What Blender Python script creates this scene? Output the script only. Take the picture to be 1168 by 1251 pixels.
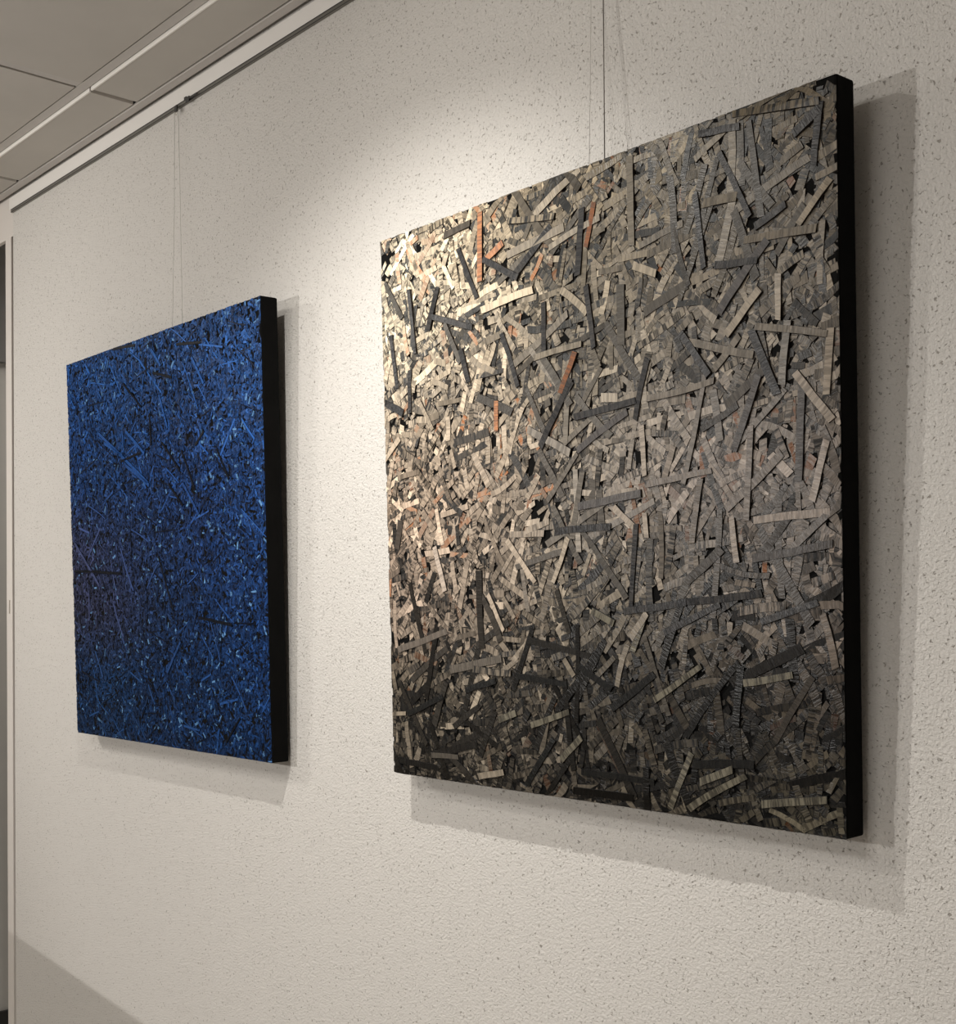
import bpy, bmesh, math, random
import numpy as np
from mathutils import Vector, Matrix

for o in list(bpy.data.objects):
    bpy.data.objects.remove(o, do_unlink=True)
scn = bpy.context.scene
COL = scn.collection
EYE = 1.6                      # camera height above the floor; wall plane is y = 0, the room is at y < 0

# ------------------------------------------------------------------ camera
F = 1574.55; YAW = 0.857033; PITCH = -0.0145444; ROLL = 0.001603
cd = bpy.data.cameras.new('camera'); cam = bpy.data.objects.new('camera', cd); COL.objects.link(cam)
fwd = Vector((-math.cos(PITCH)*math.sin(YAW), math.cos(PITCH)*math.cos(YAW), math.sin(PITCH)))
rt = fwd.cross(Vector((0, 0, 1))).normalized(); up = rt.cross(fwd)
r2 = rt*math.cos(ROLL)+up*math.sin(ROLL); u2 = -rt*math.sin(ROLL)+up*math.cos(ROLL)
m = Matrix((r2, u2, -fwd)).transposed().to_4x4(); m.translation = (0, -1.5326, EYE)
cam.matrix_world = m
cd.sensor_fit = 'HORIZONTAL'; cd.sensor_width = 36; cd.lens = F/1168*36
cd.shift_x = 0; cd.shift_y = (781.26-625.5)/1168
cd.clip_start = 0.02
scn.camera = cam

# ------------------------------------------------------------------ world, lights, exposure
scn.view_settings.view_transform = 'Standard'
scn.view_settings.look = 'None'
scn.view_settings.gamma = 1
scn.view_settings.use_curve_mapping = False
scn.view_settings.exposure = 0.0
w = bpy.data.worlds.new('world'); scn.world = w; w.use_nodes = True
w.node_tree.nodes['Background'].inputs[0].default_value = (0.9, 0.92, 1, 1)
w.node_tree.nodes['Background'].inputs[1].default_value = 0.05

WARM = (1.0, 0.90, 0.78)
def spot(name, loc, aim, watts, cone, blend, radius=0.02, color=WARM):
    l = bpy.data.lights.new(name, 'SPOT'); l.energy = watts; l.color = color
    l.spot_size = math.radians(cone); l.spot_blend = blend; l.shadow_soft_size = radius
    o = bpy.data.objects.new(name, l); COL.objects.link(o)
    o.location = (loc[0], loc[1], loc[2]+EYE)
    d = Vector(aim)-Vector(loc); o.rotation_euler = d.to_track_quat('-Z', 'Y').to_euler()
    return o
def area(name, loc, aim, watts, sx, sy, color=WARM):
    l = bpy.data.lights.new(name, 'AREA'); l.energy = watts; l.color = color
    l.shape = 'RECTANGLE'; l.size = sx; l.size_y = sy
    o = bpy.data.objects.new(name, l); COL.objects.link(o)
    o.location = (loc[0], loc[1], loc[2]+EYE)
    d = Vector(aim)-Vector(loc); o.rotation_euler = d.to_track_quat('-Z', 'Y').to_euler()
    return o
L1 = (-1.765, -0.80, 1.14)
L2 = (-3.30, -3.10, 0.33)
L3 = (-2.25, -1.62, 1.22)
spot('wall_spotlight', L1, (-2.02, 0.0, -0.90), 75, 119, 1.0, 0.007, (1.0, 0.965, 0.905))
spot('hall_spotlight', L2, (-1.9, 0, 0.1), 120, 100, 0.6, 0.012, (1.0, 0.965, 0.925))
spot('aisle_spotlight', L3, (-1.1, 0, 0.1), 24, 96, 0.9, 0.02, (1.0, 0.95, 0.88))
area('ambient_fill_light', (-1.2, -2.6, 1.29), (-1.2, -2.6, 0), 38, 1.2, 0.6, (1.0, 0.97, 0.93))  # unseen lamp added as ambient fill for the whole room
area('left_fill_light', (-4.5, -1.7, 1.29), (-4.4, -1.0, 0), 50, 0.6, 0.6, (1.0, 0.96, 0.90))  # extra lamp added to lift the left part of the wall
area('corridor_light', (-4.5, 1.2, 1.2), (-4.6, 1.0, 0), 16, 0.3, 0.3, (1.0, 0.95, 0.88))

# ------------------------------------------------------------------ helpers
def mat(name, color, rough=0.6, metallic=0.0, spec=0.5):
    m = bpy.data.materials.new(name); m.use_nodes = True
    b = m.node_tree.nodes['Principled BSDF']
    b.inputs['Base Color'].default_value = (*color, 1)
    b.inputs['Roughness'].default_value = rough
    b.inputs['Metallic'].default_value = metallic
    b.inputs['Specular IOR Level'].default_value = spec
    return m
def N(m, t, **kw):
    n = m.node_tree.nodes.new(t)
    for k, v in kw.items(): setattr(n, k, v)
    return n
def L(m, a, b): m.node_tree.links.new(a, b)
def noise(m, vec, scale, detail=2, rough=0.5):
    n = N(m, 'ShaderNodeTexNoise'); L(m, vec, n.inputs['Vector'])
    n.inputs['Scale'].default_value = scale; n.inputs['Detail'].default_value = detail
    n.inputs['Roughness'].default_value = rough
    return n
def ramp(m, fac, stops):
    r = N(m, 'ShaderNodeValToRGB'); L(m, fac, r.inputs['Fac'])
    e = r.color_ramp.elements
    while len(e) < len(stops): e.new(0.5)
    for k, (p, c) in enumerate(stops):
        e[k].position = p; e[k].color = (*c, 1) if len(c) == 3 else c
    return r
def vary(m, vec_out, scale, amount, bump=0.0, dist=0.001):
    """gentle mottling of the base colour and a fine bump"""
    b = m.node_tree.nodes['Principled BSDF']
    c = b.inputs['Base Color'].default_value[:3]
    n = noise(m, vec_out, scale, 4)
    r = ramp(m, n.outputs['Fac'], [(0.3, tuple(x*(1-amount) for x in c)), (0.7, tuple(min(1, x*(1+amount)) for x in c))])
    L(m, r.outputs['Color'], b.inputs['Base Color'])
    if bump:
        bp = N(m, 'ShaderNodeBump'); bp.inputs['Strength'].default_value = bump; bp.inputs['Distance'].default_value = dist
        n2 = noise(m, vec_out, scale*12, 3); L(m, n2.outputs['Fac'], bp.inputs['Height']); L(m, bp.outputs['Normal'], b.inputs['Normal'])
def objcoord(m):
    g = N(m, 'ShaderNodeTexCoord'); return g.outputs['Object']

def link_mesh(name, me, material=None, parent=None):
    o = bpy.data.objects.new(name, me); COL.objects.link(o)
    if material: me.materials.append(material)
    if parent: o.parent = parent
    return o
def bm_box(bm, a, b, bev=0.0):
    r = bmesh.ops.create_cube(bm, size=1)
    vs = r['verts']
    for v in vs:
        v.co = Vector([(a[i]+b[i])/2+(b[i]-a[i])*v.co[i] for i in range(3)])
    if bev:
        es = list({e for v in vs for e in v.link_edges})
        bmesh.ops.bevel(bm, geom=es, offset=bev, segments=2, affect='EDGES', profile=0.5)
def box(name, a, b, material, parent=None, bev=0.0, z=EYE):
    bm = bmesh.new(); bm_box(bm, (a[0], a[1], a[2]+z), (b[0], b[1], b[2]+z), bev)
    me = bpy.data.meshes.new(name); bm.to_mesh(me); bm.free()
    return link_mesh(name, me, material, parent)
def boxes(name, lst, material, parent=None, z=EYE):
    bm = bmesh.new()
    for it in lst:
        a, b = it[0], it[1]; bev = it[2] if len(it) > 2 else 0
        bm_box(bm, (a[0], a[1], a[2]+z), (b[0], b[1], b[2]+z), bev)
    me = bpy.data.meshes.new(name); bm.to_mesh(me); bm.free()
    return link_mesh(name, me, material, parent)
def tube_mesh(bm, pts, rad, seg=8):
    rings = []
    for i, p in enumerate(pts):
        p = Vector(p)
        t = (Vector(pts[min(i+1, len(pts)-1)])-Vector(pts[max(i-1, 0)])).normalized()
        a = t.cross(Vector((0.3, 1, 0.2))).normalized(); b = t.cross(a)
        rings.append([bm.verts.new(p+rad*(math.cos(k*2*math.pi/seg)*a+math.sin(k*2*math.pi/seg)*b)) for k in range(seg)])
    for r0, r1 in zip(rings, rings[1:]):
        for k in range(seg):
            f = bm.faces.new((r0[k], r0[(k+1) % seg], r1[(k+1) % seg], r1[k])); f.smooth = True
    bm.faces.new(rings[0][::-1]); bm.faces.new(rings[-1])
def struct(o): o['kind'] = 'structure'; return o
def tag(o, label, cat, group=None):
    o['label'] = label; o['category'] = cat
    if group: o['group'] = group
    return o

# ------------------------------------------------------------------ materials of the room
def plaster():
    m = mat('embossed_white_wallpaper', (0.68, 0.655, 0.618), 0.62, 0, 0.35)
    b = m.node_tree.nodes['Principled BSDF']; oc = objcoord(m)
    n1 = noise(m, oc, 200, 5, 0.65)                       # rounded crumbs about 6 mm apart
    n1.inputs['Distortion'].default_value = 0.2
    r1 = ramp(m, n1.outputs['Fac'], [(0.36, (0, 0, 0)), (0.62, (1, 1, 1))])
    n2 = noise(m, oc, 420, 2, 0.5)
    pits = noise(m, oc, 215, 1, 0.5); pits.inputs['Distortion'].default_value = 0.8
    rp = ramp(m, pits.outputs['Fac'], [(0.275, (1, 1, 1)), (0.355, (0, 0, 0))])   # sparse deep pits
    a = N(m, 'ShaderNodeMath', operation='MULTIPLY_ADD'); L(m, n2.outputs['Fac'], a.inputs[0]); a.inputs[1].default_value = 0.35
    L(m, r1.outputs['Color'], a.inputs[2])
    s = N(m, 'ShaderNodeMath', operation='MULTIPLY_ADD'); L(m, rp.outputs['Color'], s.inputs[0]); s.inputs[1].default_value = -1.3
    L(m, a.outputs[0], s.inputs[2])
    bp = N(m, 'ShaderNodeBump'); bp.inputs['Strength'].default_value = 0.8; bp.inputs['Distance'].default_value = 0.0013
    L(m, s.outputs[0], bp.inputs['Height']); L(m, bp.outputs['Normal'], b.inputs['Normal'])
    # darker colour in the pits
    mx = N(m, 'ShaderNodeMix', data_type='RGBA')
    mx.inputs['A'].default_value = (0.68, 0.655, 0.618, 1); mx.inputs['B'].default_value = (0.36, 0.335, 0.30, 1)
    L(m, rp.outputs['Color'], mx.inputs['Factor']); L(m, mx.outputs['Result'], b.inputs['Base Color'])
    return m
M_WALL = plaster()
M_SMOOTH = mat('smooth_white_paint', (0.66, 0.62, 0.58), 0.5); vary(M_SMOOTH, objcoord(M_SMOOTH), 3, 0.03, 0.1, 0.0004)
M_TRIM = mat('white_batten', (0.78, 0.755, 0.72), 0.45); vary(M_TRIM, objcoord(M_TRIM), 4, 0.02)
M_TILE = mat('ceiling_tile', (0.52, 0.49, 0.45), 0.85); vary(M_TILE, objcoord(M_TILE), 5, 0.04, 0.25, 0.0006)
M_TEE = mat('ceiling_grid_metal', (0.52, 0.49, 0.46), 0.5); vary(M_TEE, objcoord(M_TEE), 6, 0.03)
M_TEEW = mat('white_grid_edge', (0.85, 0.82, 0.77), 0.4)
M_DARK = mat('dark_void', (0.03, 0.028, 0.026), 0.9)
M_FLOOR = mat('grey_floor', (0.50, 0.47, 0.43), 0.5); vary(M_FLOOR, objcoord(M_FLOOR), 8, 0.1)
M_GREY = mat('corridor_grey_wall', (0.42, 0.41, 0.39), 0.7); vary(M_GREY, objcoord(M_GREY), 2, 0.04, 0.4, 0.001)
M_DGREY = mat('dark_grey_panel', (0.17, 0.165, 0.16), 0.6)
M_BLACKP = mat('black_skirting', (0.006, 0.006, 0.006), 0.5)
M_RAIL = mat('rail_aluminium', (0.22, 0.21, 0.19), 0.4, 0.8)
M_RAILD = mat('rail_slot_dark', (0.03, 0.028, 0.025), 0.6)
M_STEEL = mat('bright_steel', (0.75, 0.73, 0.68), 0.2, 1.0)

# ------------------------------------------------------------------ room shell
X0, X1, YB = -6.0, 2.6, -4.2
CZ = 1.312
struct(box('floor', (X0, YB, -EYE-0.05), (X1, 1.6, -EYE), M_FLOOR))
struct(box('wall_back', (-3.968, 0, -EYE), (X1, 0.15, 1.45), M_WALL))
struct(boxes('wall_lintel', [((X0, 0, 1.187), (-3.968, 0.012, 1.45))], M_SMOOTH))
struct(box('wall_right', (X1, YB, -EYE), (X1+0.1, 0.15, 1.45), M_SMOOTH))
struct(box('wall_left', (X0-0.1, YB, -EYE), (X0, 1.6, 1.45), M_SMOOTH))
struct(box('wall_front', (X0, YB-0.1, -EYE), (X1, YB, 1.45), M_SMOOTH))
# the space beyond the opening
struct(box('wall_corridor', (-4.9, 0.12, -EYE), (-4.8, 1.5, 1.45), M_GREY))
struct(box('wall_corridor_end', (-4.9, 1.5, -EYE), (-3.4, 1.6, 1.45), M_GREY))
struct(box('wall_corridor_side', (-3.5, 0.15, -EYE), (-3.4, 1.5, 1.45), M_GREY))
struct(box('trim_1', (-4.80, 0.12, 0.956), (-4.775, 1.5, 1.45), M_DGREY))
struct(box('baseboard_corridor', (-4.80, 0.12, -EYE), (-4.785, 1.5, -1.463), M_BLACKP))
# smooth batten between the ceiling and the hanging rail
struct(box('trim_2', (-3.985, -0.006, 1.268), (X1, 0, 1.3055), M_TRIM, bev=0.001))
# door casing post with the dark joint beside it
post = struct(box('door_1', (-4.022, -0.004, -EYE), (-3.9755, 0.12, 1.187), M_SMOOTH, bev=0.0012))
box('strike_plate', (-4.000, -0.0052, 0.020), (-3.992, -0.0040, 0.062), M_STEEL, post)
struct(box('trim_3', (-3.9755, 0.004, -EYE), (-3.968, 0.12, 1.19), mat('joint_brown', (0.07, 0.045, 0.03), 0.8)))

# ceiling: suspended tiles, border tiles lower by a lip, grid
tiles = []
TX = 0.772
xs = [-3.065+TX*k for k in range(-4, 8)]
ycuts = [-0.184-0.026*0-0.60*j for j in range(0, 8)]
for x in xs:
    tiles.append(((x+0.016, -0.152, CZ), (x+TX-0.016+0.012, -0.038, CZ+0.02), 0.0008))
    for ya in ycuts:
        tiles.append(((x+0.018, ya-0.572, CZ+0.0065), (x+TX-0.018, ya-0.003, CZ+0.02), 0.0008))
struct(boxes('ceiling', tiles, M_TILE))
struct(box('ceiling_void', (X0, YB, 1.42), (X1, 0.0, 1.45), M_DARK))
struct(box('ceiling_corridor', (-4.9, 0.12, 1.40), (-3.4, 1.6, 1.45), M_SMOOTH))
tee = []
for ya in ycuts:
    tee.append(((X0, ya+0.0005, CZ+0.0075), (X1, ya+0.0245, CZ+0.012)))
for x in xs:
    tee.append(((x-0.013, YB, CZ+0.009), (x+0.013, -0.184, CZ+0.013)))
    tee.append(((x-0.004, -0.152, CZ+0.008), (x+0.016, -0.038, CZ+0.014)))
struct(boxes('trim_4', tee, M_TEE))
lip = []
for x in xs:
    lip.append(((x+0.010, -0.1575, CZ-0.0012), (x+TX+0.002, -0.153, CZ+0.0085), 0.0006))
struct(boxes('trim_5', lip, M_TEEW))
struct(boxes('trim_6', [((X0, -0.034, CZ-0.002), (X1, -0.011, CZ+0.004), 0.0008)], M_TEE))
struct(boxes('gap_shade_strip', [((X0, -0.011, CZ+0.012), (X1, 0.0, CZ+0.05))], M_DARK))  # near-black filler paints the shade of the gap along the wall

# unseen block added at left to keep hall light off the wall's foot
M_BLOCKER = mat('blocker_body', (0.35, 0.30, 0.25), 0.5); vary(M_BLOCKER, objcoord(M_BLOCKER), 5, 0.08)
blocker = bpy.data.objects.new('shadow_blocker', None); COL.objects.link(blocker); blocker.location = (-3.6, -1.47, 0); blocker.rotation_euler = (0, 0, -0.18)
tag(blocker, 'long low block added out of view to cast a shadow on the foot of the wall', 'light blocker')
box('body', (-0.95, -0.20, 0), (0.95, 0.20, 1.09), M_BLOCKER, blocker, 0.004, 0)
box('top_slab', (-1.0, -0.25, 1.09), (1.0, 0.25, 1.125), mat('blocker_top', (0.5, 0.48, 0.45), 0.3), blocker, 0.004, 0)
box('base_strip', (-0.92, 0.20, 0), (0.92, 0.205, 0.09), M_BLACKP, blocker, 0.0, 0)

# ------------------------------------------------------------------ hanging rail, hooks, wires
rail = bpy.data.objects.new('picture_hanging_rail', None); COL.objects.link(rail); rail.location = (-3.968, -0.001, 1.262+EYE)
tag(rail, 'slim grey metal picture hanging rail running along the top of the white wall', 'picture rail')
RL = X1+3.968
box('rail_profile', (0, -0.006, -0.0045), (RL, 0.001, 0.0055), M_RAIL, rail, 0.0008, 0)
boxes('rail_slot', [((0.0, -0.0066, 0.0034), (RL, -0.006, 0.0053)), ((0.0, -0.0066, -0.0045), (RL, -0.006, -0.0028))], M_RAILD, rail, 0)
boxes('joint_clip', [((1.128, -0.013, -0.0085), (1.146, -0.009, 0.004), 0.001), ((1.146, -0.012, -0.003), (1.182, -0.009, 0.0015), 0.0008), ((1.118, -0.0115, 0.001), (1.129, -0.009, 0.008), 0.0008)], M_RAILD, rail, 0)

M_NYL = mat('clear_nylon_line', (0.80, 0.78, 0.73), 0.15, 0, 0.8)
M_NYL.node_tree.nodes['Principled BSDF'].inputs['Transmission Weight'].default_value = 0.35
M_DARK_LINE = mat('dark_line_grey', (0.16, 0.145, 0.13), 0.4, 0.7)
def hook(x, label):
    r = bpy.data.objects.new('rail_hook', None); COL.objects.link(r); r.location = (x, -0.011, 1.252+EYE)
    tag(r, label, 'hook')
    boxes('clip', [((-0.006, -0.004, -0.006), (0.006, 0.0, 0.010), 0.001)], M_RAILD, r, 0)
    bm = bmesh.new()
    tube_mesh(bm, [(0.004*math.sin(a), -0.002, -0.010-0.004*math.cos(a)) for a in np.linspace(0, 5.5, 12)], 0.0009, 6)
    me = bpy.data.meshes.new('loop'); bm.to_mesh(me); bm.free(); link_mesh('loop', me, M_STEEL, r)
def wire(name, pts, rad, m, label, group):
    bm = bmesh.new()
    o = Vector(pts[0])
    tube_mesh(bm, [Vector(p)-o for p in pts], rad, 6)
    me = bpy.data.meshes.new(name); bm.to_mesh(me); bm.free()
    ob = link_mesh(name, me, m); ob.location = (o.x, o.y, o.z+EYE)
    tag(ob, label, 'hanging wire', group)
hook(-2.888, 'small dark hook on the rail above the blue painting')
hook(-1.475, 'small dark hook on the rail above the black and cream painting')
wire('hanging_line', [(-2.8965, -0.013, 1.250), (-2.885, -0.02, 1.0), (-2.858, -0.040, 0.7)], 0.00055, M_NYL,
     'left of the two clear nylon lines holding the blue painting', 'lines of the blue painting')
wire('hanging_line', [(-2.878, -0.013, 1.250), (-2.857, -0.020, 1.082), (-2.832, -0.030, 0.90), (-2.8066, -0.040, 0.7)], 0.00055, M_NYL,
     'right of the two clear nylon lines holding the blue painting', 'lines of the blue painting')
wire('dark_line', [(-1.475, -0.013, 1.250), (-1.4423, -0.020, 0.9952), (-1.4168, -0.042, 0.70)], 0.0009, M_DARK_LINE,  # thin dark tube drawn up the wall beside the nylon line
     'thin dark line running up the wall from the black and cream painting', 'wires of the black and cream painting')
wire('hanging_line', [(-1.481, -0.013, 1.250), (-1.4696, -0.020, 0.9813), (-1.4516, -0.042, 0.70)], 0.0005, M_NYL,
     'faint clear nylon line left of the dark line above the black and cream painting', 'wires of the black and cream painting')

# ------------------------------------------------------------------ paintings
def paint_material(name, rough, rib_scale, bump, coat=0.0, spec=0.5):
    m = mat(name, (0.1, 0.1, 0.1), rough, 0, spec)
    b = m.node_tree.nodes['Principled BSDF']
    if coat: b.inputs['Coat Weight'].default_value = coat; b.inputs['Coat Roughness'].default_value = 0.25
    ca = N(m, 'ShaderNodeAttribute', attribute_name='col_a'); cb = N(m, 'ShaderNodeAttribute', attribute_name='col_b')
    uv = N(m, 'ShaderNodeUVMap', uv_map='stroke')
    mp = N(m, 'ShaderNodeMapping'); mp.inputs['Scale'].default_value = (1, 0.06, 1); L(m, uv.outputs['UV'], mp.inputs['Vector'])
    n = noise(m, mp.outputs['Vector'], rib_scale, 4, 0.75)
    r = ramp(m, n.outputs['Fac'], [(0.44, (0, 0, 0)), (0.56, (1, 1, 1))])
    mx = N(m, 'ShaderNodeMix', data_type='RGBA')
    L(m, r.outputs['Color'], mx.inputs['Factor']); L(m, ca.outputs['Color'], mx.inputs['A']); L(m, cb.outputs['Color'], mx.inputs['B'])
    L(m, mx.outputs['Result'], b.inputs['Base Color'])
    mp2 = N(m, 'ShaderNodeMapping'); mp2.inputs['Scale'].default_value = (1, 0.12, 1); L(m, uv.outputs['UV'], mp2.inputs['Vector'])
    n2 = noise(m, mp2.outputs['Vector'], rib_scale*2.2, 2, 0.6)
    bp = N(m, 'ShaderNodeBump'); bp.inputs['Strength'].default_value = bump; bp.inputs['Distance'].default_value = 0.0008
    L(m, n2.outputs['Fac'], bp.inputs['Height']); L(m, bp.outputs['Normal'], b.inputs['Normal'])
    return m

def strokes_mesh(name, S, W_, H_):
    """S: list of (cx, cy, length, width, angle, bend, z, thick, tiltx, tilty, colA, colB, colSide)"""
    V, Fc, CA, CB, UV = [], [], [], [], []
    rnd = random.Random(5)
    for (cx, cy, ln, wd, an, bend, z, th, tx, ty, ca, cb, cs) in S:
        n = max(1, int(ln/0.02)) if abs(bend) > 0.01 else 1
        if ln > 0.05: n = max(n, 3)
        ca_, sa_ = math.cos(an), math.sin(an)
        base = len(V); u0 = rnd.random()*50; v0 = rnd.random()*50
        sk = rnd.uniform(-0.25, 0.25)
        w1 = wd*rnd.uniform(0.82, 1.12); inset = min(.2, .0011/wd)
        for i in range(n+1):
            t = i/n-0.5
            s = t*ln; off = bend*(0.25-t*t)*ln
            wl = wd+(w1-wd)*(i/n)
            jit = rnd.uniform(-0.05, 0.05)*wd
            for q, (a, hh) in enumerate(((-0.5, 0), (-0.5+inset, 1), (0.5-inset, 1), (0.5, 0))):
                ss = s+(sk*wd*a if i in (0, n) else 0); tt = off+a*wl+jit
                x = cx+ss*ca_-tt*sa_; y = cy+ss*sa_+tt*ca_
                ed = min(1.0, max(0.0, min(x, y, W_-x, H_-y)/0.02))
                zz = 0.0 if hh == 0 else (z+th+tx*tt+ty*ss)*(0.35+0.65*ed)
                V.append((min(max(x, 0.0004), W_-0.0004), min(max(y, 0.0004), H_-0.0004), max(zz, 0.0)))
        for i in range(n):
            b0 = base+i*4; b1 = b0+4
            for q in range(3):
                Fc.append((b0+q, b1+q, b1+q+1, b0+q+1))
                side = q != 1
                A = cs if side else ca; B = cs if side else cb
                CA.append(A); CB.append(B)
                l0 = (i/n)*ln+u0; l1 = ((i+1)/n)*ln+u0; w0 = v0+q*0.01; w1_ = w0+wd
                UV.append(((l0, w0), (l1, w0), (l1, w1_), (l0, w1_)))
        for b0, flip in ((base, False), (base+n*4, True)):
            f = (b0, b0+1, b0+2, b0+3) if not flip else (b0+3, b0+2, b0+1, b0)
            Fc.append(f); CA.append(cs); CB.append(cs); UV.append(((u0, v0),)*4)
    me = bpy.data.meshes.new(name)
    nv, nf = len(V), len(Fc)
    me.vertices.add(nv); me.vertices.foreach_set('co', np.array(V, dtype=np.float32).ravel())
    me.loops.add(nf*4); me.loops.foreach_set('vertex_index', np.array(Fc, dtype=np.int32).ravel())
    me.polygons.add(nf); me.polygons.foreach_set('loop_start', np.arange(0, nf*4, 4, dtype=np.int32))
    me.polygons.foreach_set('use_smooth', np.zeros(nf, dtype=bool))
    me.update(calc_edges=True)
    for nm, arr in (('col_a', CA), ('col_b', CB)):
        at = me.attributes.new(nm, 'FLOAT_COLOR', 'FACE')
        c = np.ones((nf, 4), dtype=np.float32); c[:, :3] = np.array(arr, dtype=np.float32); at.data.foreach_set('color', c.ravel())
    uvl = me.uv_layers.new(name='stroke'); uvl.data.foreach_set('uv', np.array(UV, dtype=np.float32).ravel())
    return me

def scaled(a, k): return tuple(t*k for t in a)
def lerp(a, b, t): return tuple(a[i]+(b[i]-a[i])*t for i in range(3))
def grid(tbl, u, v):
    """bilinear look-up in a table of rows from the top down"""
    R = len(tbl); C_ = len(tbl[0])
    x = min(max(u, 0), 1)*(C_-1); y = min(max(1-v, 0), 1)*(R-1)
    i, j = min(int(x), C_-2), min(int(y), R-2); fx, fy = x-i, y-j
    return lerp(lerp(tbl[j][i], tbl[j][i+1], fx), lerp(tbl[j+1][i], tbl[j+1][i+1], fx), fy)
def g1(tbl, u, v): return grid([[(c, 0, 0) for c in r] for r in tbl], u, v)[0]

def painting(name, origin, tilt, W_, H_, th, label, build, group):
    root = bpy.data.objects.new(name, None); COL.objects.link(root)
    root.location = (origin[0], origin[1], origin[2]+EYE); root.rotation_euler = (0, 0, 0)
    root.matrix_world = Matrix.Translation((origin[0], origin[1], origin[2]+EYE)) @ Matrix.Rotation(tilt, 4, 'X')
    tag(root, label, 'painting', group)
    # local frame: x right, z up, -y outwards
    bm = bmesh.new(); bm_box(bm, (0, -th, 0), (W_, 0, H_), 0.0035)
    me = bpy.data.meshes.new('canvas'); bm.to_mesh(me); bm.free()
    for p in me.polygons: p.use_smooth = False
    link_mesh('canvas', me, M_CANVAS, root)
    me = build(W_, H_)
    o = link_mesh('paint_layer', me[0], me[1], root)
    # stroke sheet x->x, y->z, z->-y, just on the canvas face
    o.matrix_local = Matrix(((1, 0, 0, 0), (0, 0, -1, -th+0.0003), (0, 1, 0, 0), (0, 0, 0, 1)))
    # cover strip of canvas folds at the back corner
    return root
M_CANVAS = mat('black_canvas_edge', (0.0035, 0.0034, 0.0032), 0.85, 0, 0.08); vary(M_CANVAS, objcoord(M_CANVAS), 20, 0.2, 0.3, 0.0004)

# the boldest strokes of each painting: tone and both ends in millimetres from its lower left corner
HERO_BLACK = """d 294 905 380 857;d 460 923 366 860;d 153 833 263 796;d 89 893 103 775;d 171 880 140 810;d 229 937 276 843;d 337 773 374 679;d 229 763 249 703;d 535 814 550 715;d 498 675 436 588;r 359 954 469 937;d 530 935 518 833;d 30 820 47 719;d 439 806 438 726;d 85 748 81 670;d 5 699 62 672;c 286 820 415 831;l 481 818 537 772;t 415 720 524 726;o 290 986 286 869;o 346 921 304 903;b 556 938 537 873;b 509 715 474 655;o 320 662 318 611;d 659 683 632 594;d 724 709 775 641;t 740 694 853 657;d 850 692 892 598;t 657 623 784 632;d 504 613 635 623;d 500 671 425 573;g 617 608 509 560;g 931 601 924 478;l 849 430 972 433;g 846 377 975 392;t 801 448 898 518;t 654 495 777 505;g 509 471 642 483;d 454 434 578 436;t 756 495 739 403;l 811 435 819 372;t 847 561 837 430;l 645 584 650 508;l 969 529 945 450;d 682 272 788 313;d 609 305 726 317;d 721 317 861 328;d 858 289 952 315;d 630 437 616 310;c 485 423 448 352;c 339 426 405 353;c 585 466 630 429;c 648 453 652 415;c 649 302 615 263;t 830 688 785 648;l 921 624 977 554;l 976 674 969 588;g 862 629 817 529;c 287 335 325 272;k 353 196 474 187;k 52 115 158 153;e 388 115 478 143;k 301 186 220 167;e 306 119 351 134;c 250 17 317 30;k 441 96 372 13;e 505 104 458 63;k 503 217 573 183;k 662 210 572 152;c 469 228 491 201;k 503 47 657 45;r 243 205 341 200;e 644 298 618 243;e 534 306 581 286;e 723 12 829 71;e 855 34 962 51;e 746 55 806 78;e 687 10 730 96;e 827 202 910 216;e 661 170 752 224;k 812 140 823 226;k 734 79 843 88;l 959 299 977 227;d 800 948 851 847;c 979 867 930 818;t 841 817 958 807;g 880 809 795 727;d 789 793 863 785;c 896 760 895 698;c 866 745 807 692;t 857 696 972 667;d 965 970 955 889;r 823 995 965 970;d 763 983 836 974;d 756 902 769 793;d 924 938 965 960;t 771 884 830 880;d 859 831 910 850"""
HERO_BLUE = """d 343 902 438 832;d 538 737 625 661;d 636 707 696 609;d 317 710 431 722;d 567 634 636 577;d 467 949 469 908;d 503 907 598 882;d 289 997 411 988;d 626 956 739 942;d 480 812 484 734;d 800 695 851 623;d 743 740 703 712;l 532 851 570 766;l 697 914 749 848;l 225 765 327 725;l 349 783 448 718;l 344 698 469 638;l 639 629 710 553;l 498 964 544 918;l 25 516 170 398;d 14 441 303 426;d 506 463 573 331;d 696 314 848 297;l 535 181 606 257;d 809 32 873 91;l 193 794 461 645"""
def hero(txt):
    for it in txt.split(';'):
        k, a, b, c, d = it.split(); yield k, int(a)/1000, int(b)/1000, int(c)/1000, int(d)/1000

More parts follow.
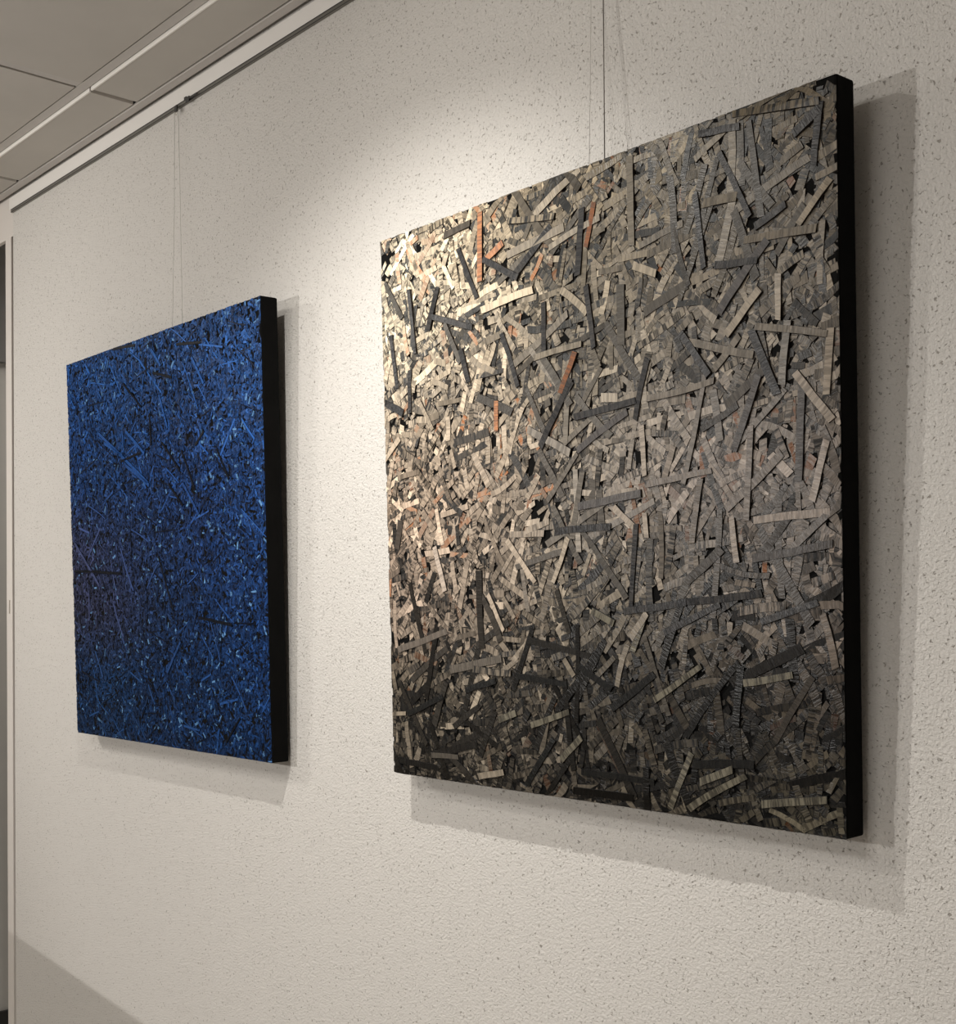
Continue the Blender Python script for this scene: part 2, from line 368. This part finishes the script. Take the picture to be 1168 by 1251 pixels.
BLK = (0.010, 0.010, 0.010)
def build_black(W_, H_):
    rnd = random.Random(11); S = []
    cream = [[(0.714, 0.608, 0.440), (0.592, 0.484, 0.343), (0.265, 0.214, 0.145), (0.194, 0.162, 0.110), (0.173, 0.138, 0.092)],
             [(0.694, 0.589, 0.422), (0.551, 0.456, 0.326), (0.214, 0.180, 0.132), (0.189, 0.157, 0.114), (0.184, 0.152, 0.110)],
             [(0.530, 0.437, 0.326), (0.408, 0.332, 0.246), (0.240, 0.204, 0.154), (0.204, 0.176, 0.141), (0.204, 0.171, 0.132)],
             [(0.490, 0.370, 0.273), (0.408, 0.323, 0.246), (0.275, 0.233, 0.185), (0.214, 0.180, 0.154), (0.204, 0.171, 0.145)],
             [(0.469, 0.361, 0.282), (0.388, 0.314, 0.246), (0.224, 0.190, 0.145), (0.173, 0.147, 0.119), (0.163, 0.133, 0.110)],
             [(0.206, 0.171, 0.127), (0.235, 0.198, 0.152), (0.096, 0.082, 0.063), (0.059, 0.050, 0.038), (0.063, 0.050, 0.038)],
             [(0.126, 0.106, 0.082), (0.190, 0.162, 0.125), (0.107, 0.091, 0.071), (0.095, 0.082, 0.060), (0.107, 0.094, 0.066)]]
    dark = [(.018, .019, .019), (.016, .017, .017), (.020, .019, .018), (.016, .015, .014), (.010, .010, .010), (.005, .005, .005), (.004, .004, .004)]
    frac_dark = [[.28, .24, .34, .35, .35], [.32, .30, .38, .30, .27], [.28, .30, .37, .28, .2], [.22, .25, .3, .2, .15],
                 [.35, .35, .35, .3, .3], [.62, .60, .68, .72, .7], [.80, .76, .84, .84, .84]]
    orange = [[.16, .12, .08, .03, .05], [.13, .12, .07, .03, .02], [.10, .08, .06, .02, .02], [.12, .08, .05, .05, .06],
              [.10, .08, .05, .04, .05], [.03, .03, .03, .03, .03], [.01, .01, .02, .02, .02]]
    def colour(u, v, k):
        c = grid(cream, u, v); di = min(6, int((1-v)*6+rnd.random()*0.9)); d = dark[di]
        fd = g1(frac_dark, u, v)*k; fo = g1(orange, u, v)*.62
        x = rnd.random()
        if x < fo:
            a = lerp((.36, .13, .04), (.12, .045, .02), rnd.random()); a = lerp(a, c, rnd.uniform(0, .35)); a = scaled(a, 1.0 if u < .45 else .5)
            if v < .35: a = tuple(t*.25 for t in a)
            return a, lerp(a, c, .5)
        if x < fo+fd:
            g = rnd.uniform(.6, 1.5); a = tuple(t*g for t in d)
            return a, lerp(a, c, rnd.choice((0.05, .12, .3, .6)))
        g = rnd.uniform(.40, 1.15); a = tuple(min(.72, t*g) for t in c)
        q = rnd.choice((.25, .45, .6, 1.6, .08))
        b = tuple(min(.78, t*q) for t in a)
        return a, b
    def side(v): return BLK if v < .55 else (.018, .014, .012)
    # underpaint: small dabs close together
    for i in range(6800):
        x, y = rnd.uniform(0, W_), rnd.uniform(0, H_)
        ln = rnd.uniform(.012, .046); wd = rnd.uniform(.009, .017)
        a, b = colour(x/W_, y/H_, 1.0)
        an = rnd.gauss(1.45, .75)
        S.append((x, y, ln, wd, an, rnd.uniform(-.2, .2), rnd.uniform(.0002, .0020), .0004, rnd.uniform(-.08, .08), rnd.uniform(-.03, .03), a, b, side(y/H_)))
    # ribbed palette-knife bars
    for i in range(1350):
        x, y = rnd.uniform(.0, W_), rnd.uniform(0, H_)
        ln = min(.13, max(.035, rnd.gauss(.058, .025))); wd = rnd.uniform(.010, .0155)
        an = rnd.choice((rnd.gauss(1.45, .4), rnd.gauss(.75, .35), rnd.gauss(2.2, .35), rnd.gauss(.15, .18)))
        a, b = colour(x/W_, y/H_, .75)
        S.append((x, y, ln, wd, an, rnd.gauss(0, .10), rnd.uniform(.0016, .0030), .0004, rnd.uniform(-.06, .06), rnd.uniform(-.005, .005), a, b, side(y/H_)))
    # long, flat, darker bars on top
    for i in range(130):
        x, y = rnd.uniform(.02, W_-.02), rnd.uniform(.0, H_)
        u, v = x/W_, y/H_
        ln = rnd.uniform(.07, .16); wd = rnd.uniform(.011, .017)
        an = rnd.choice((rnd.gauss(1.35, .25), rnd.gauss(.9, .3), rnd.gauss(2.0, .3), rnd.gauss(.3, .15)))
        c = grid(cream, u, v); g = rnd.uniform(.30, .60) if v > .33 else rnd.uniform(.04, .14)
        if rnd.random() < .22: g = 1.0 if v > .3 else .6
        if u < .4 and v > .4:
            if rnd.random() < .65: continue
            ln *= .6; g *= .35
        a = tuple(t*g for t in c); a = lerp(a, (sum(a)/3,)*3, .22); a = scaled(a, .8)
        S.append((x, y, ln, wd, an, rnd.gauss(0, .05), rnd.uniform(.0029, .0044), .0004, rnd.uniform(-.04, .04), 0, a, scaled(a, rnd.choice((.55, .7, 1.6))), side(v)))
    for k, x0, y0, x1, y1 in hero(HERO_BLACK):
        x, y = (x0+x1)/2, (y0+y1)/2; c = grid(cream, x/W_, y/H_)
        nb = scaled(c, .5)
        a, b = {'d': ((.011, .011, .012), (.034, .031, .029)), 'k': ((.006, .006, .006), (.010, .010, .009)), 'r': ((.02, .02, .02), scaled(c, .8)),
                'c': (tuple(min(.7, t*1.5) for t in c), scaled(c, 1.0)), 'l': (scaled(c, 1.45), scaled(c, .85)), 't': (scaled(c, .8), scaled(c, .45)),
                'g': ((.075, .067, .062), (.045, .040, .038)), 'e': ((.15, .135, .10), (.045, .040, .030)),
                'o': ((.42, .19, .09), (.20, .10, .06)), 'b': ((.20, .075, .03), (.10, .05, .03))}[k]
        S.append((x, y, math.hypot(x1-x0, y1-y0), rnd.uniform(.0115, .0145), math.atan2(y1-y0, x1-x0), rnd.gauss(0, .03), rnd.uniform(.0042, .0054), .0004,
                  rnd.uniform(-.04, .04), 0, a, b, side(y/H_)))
    me = strokes_mesh('paint_layer', S, W_, H_)
    return me, paint_material('impasto_black_cream', .30, 150, 1.0, 0.0, 0.20)

def build_blue(W_, H_):
    rnd = random.Random(23); S = []
    base = [[(0.0142, 0.0723, 0.2541), (0.0157, 0.0765, 0.2639), (0.0157, 0.0723, 0.2444), (0.0157, 0.0723, 0.2444), (0.0157, 0.0765, 0.2639)],
            [(0.0128, 0.0612, 0.2248), (0.0128, 0.0638, 0.2248), (0.0114, 0.0553, 0.1955), (0.0128, 0.0578, 0.2053), (0.0142, 0.0680, 0.2346)],
            [(0.0100, 0.0467, 0.1759), (0.0100, 0.0467, 0.1662), (0.0100, 0.0425, 0.1564), (0.0100, 0.0442, 0.1662), (0.0128, 0.0553, 0.1955)],
            [(0.0356, 0.0425, 0.0978), (0.0214, 0.0382, 0.1075), (0.0128, 0.0357, 0.1173), (0.0114, 0.0382, 0.1368), (0.0114, 0.0467, 0.1662)],
            [(0.0320, 0.0382, 0.0831), (0.0285, 0.0382, 0.0928), (0.0114, 0.0323, 0.0978), (0.0092, 0.0340, 0.1173), (0.0100, 0.0408, 0.1466)],
            [(0.0071, 0.0306, 0.0978), (0.0078, 0.0323, 0.0978), (0.0078, 0.0298, 0.0978), (0.0078, 0.0323, 0.1075), (0.0086, 0.0357, 0.1271)],
            [(0.0064, 0.0255, 0.0782), (0.0071, 0.0272, 0.0831), (0.0071, 0.0272, 0.0880), (0.0071, 0.0289, 0.0978), (0.0078, 0.0323, 0.1075)]]
    for i in range(24000):
        x, y = rnd.uniform(0, W_), rnd.uniform(0, H_)
        c = grid(base, x/W_, y/H_); g = rnd.choice((.3, .5, .7, .9, 1.1, 1.5)) * rnd.uniform(.8, 1.2)
        if rnd.random() < .03: c = lerp(c, (.12, .27, .50), .7); g = 1.0
        a = tuple(min(.6, t*g) for t in c); b = scaled(a, rnd.choice((.5, .75, 1.4)))
        S.append((x, y, rnd.uniform(.006, .022), rnd.uniform(.0035, .009), rnd.uniform(0, 3.14), rnd.uniform(-.5, .5),
                  rnd.uniform(.0001, .0012), .0003, rnd.uniform(-.15, .15), rnd.uniform(-.08, .08), a, b, tuple(t*.35 for t in c)))
    for i in range(200):
        x, y = rnd.uniform(.0, W_), rnd.uniform(0, H_)
        c = grid(base, x/W_, y/H_)
        dk = rnd.random() < .6
        a = tuple(t*(.10 if dk else 2.0) for t in c)
        S.append((x, y, rnd.uniform(.04, .13), rnd.uniform(.003, .006) if dk else rnd.uniform(.004, .008), rnd.gauss(2.2, .7) if rnd.random() < .7 else rnd.gauss(.3, .4), rnd.gauss(0, .06),
                  rnd.uniform(.0010, .0016), .0003, rnd.uniform(-.08, .08), 0, a, a, (.004, .006, .012)))
    for k, x0, y0, x1, y1 in hero(HERO_BLUE):
        x, y = (x0+x1)/2, (y0+y1)/2; c = grid(base, x/W_, y/H_)
        a, b = ((.002, .003, .006), (.004, .006, .012)) if k == 'd' else (scaled(c, 1.9), scaled(c, 1.0))
        S.append((x, y, math.hypot(x1-x0, y1-y0), .008 if k == 'd' else .010, math.atan2(y1-y0, x1-x0), 0.02, .0022, .0005, 0, 0, a, b, (.003, .005, .010)))
    me = strokes_mesh('paint_layer', S, W_, H_)
    return me, paint_material('impasto_blue', .36, 260, .9, 0.0, 0.06)

painting('abstract_painting', (-1.9539, -0.0094, -0.2879), 0.0342, 0.9885, 1.0, 0.0413,
         'large black, taupe and cream abstract painting, the nearer one on the white wall', build_black, 'unframed square paintings on the wall')
painting('abstract_painting', (-3.3837, -0.0100, -0.3067), 0.0287, 0.9986, 1.0006, 0.0430,
         'dark blue abstract painting with dense fine strokes, hanging further left on the wall', build_blue, 'unframed square paintings on the wall')
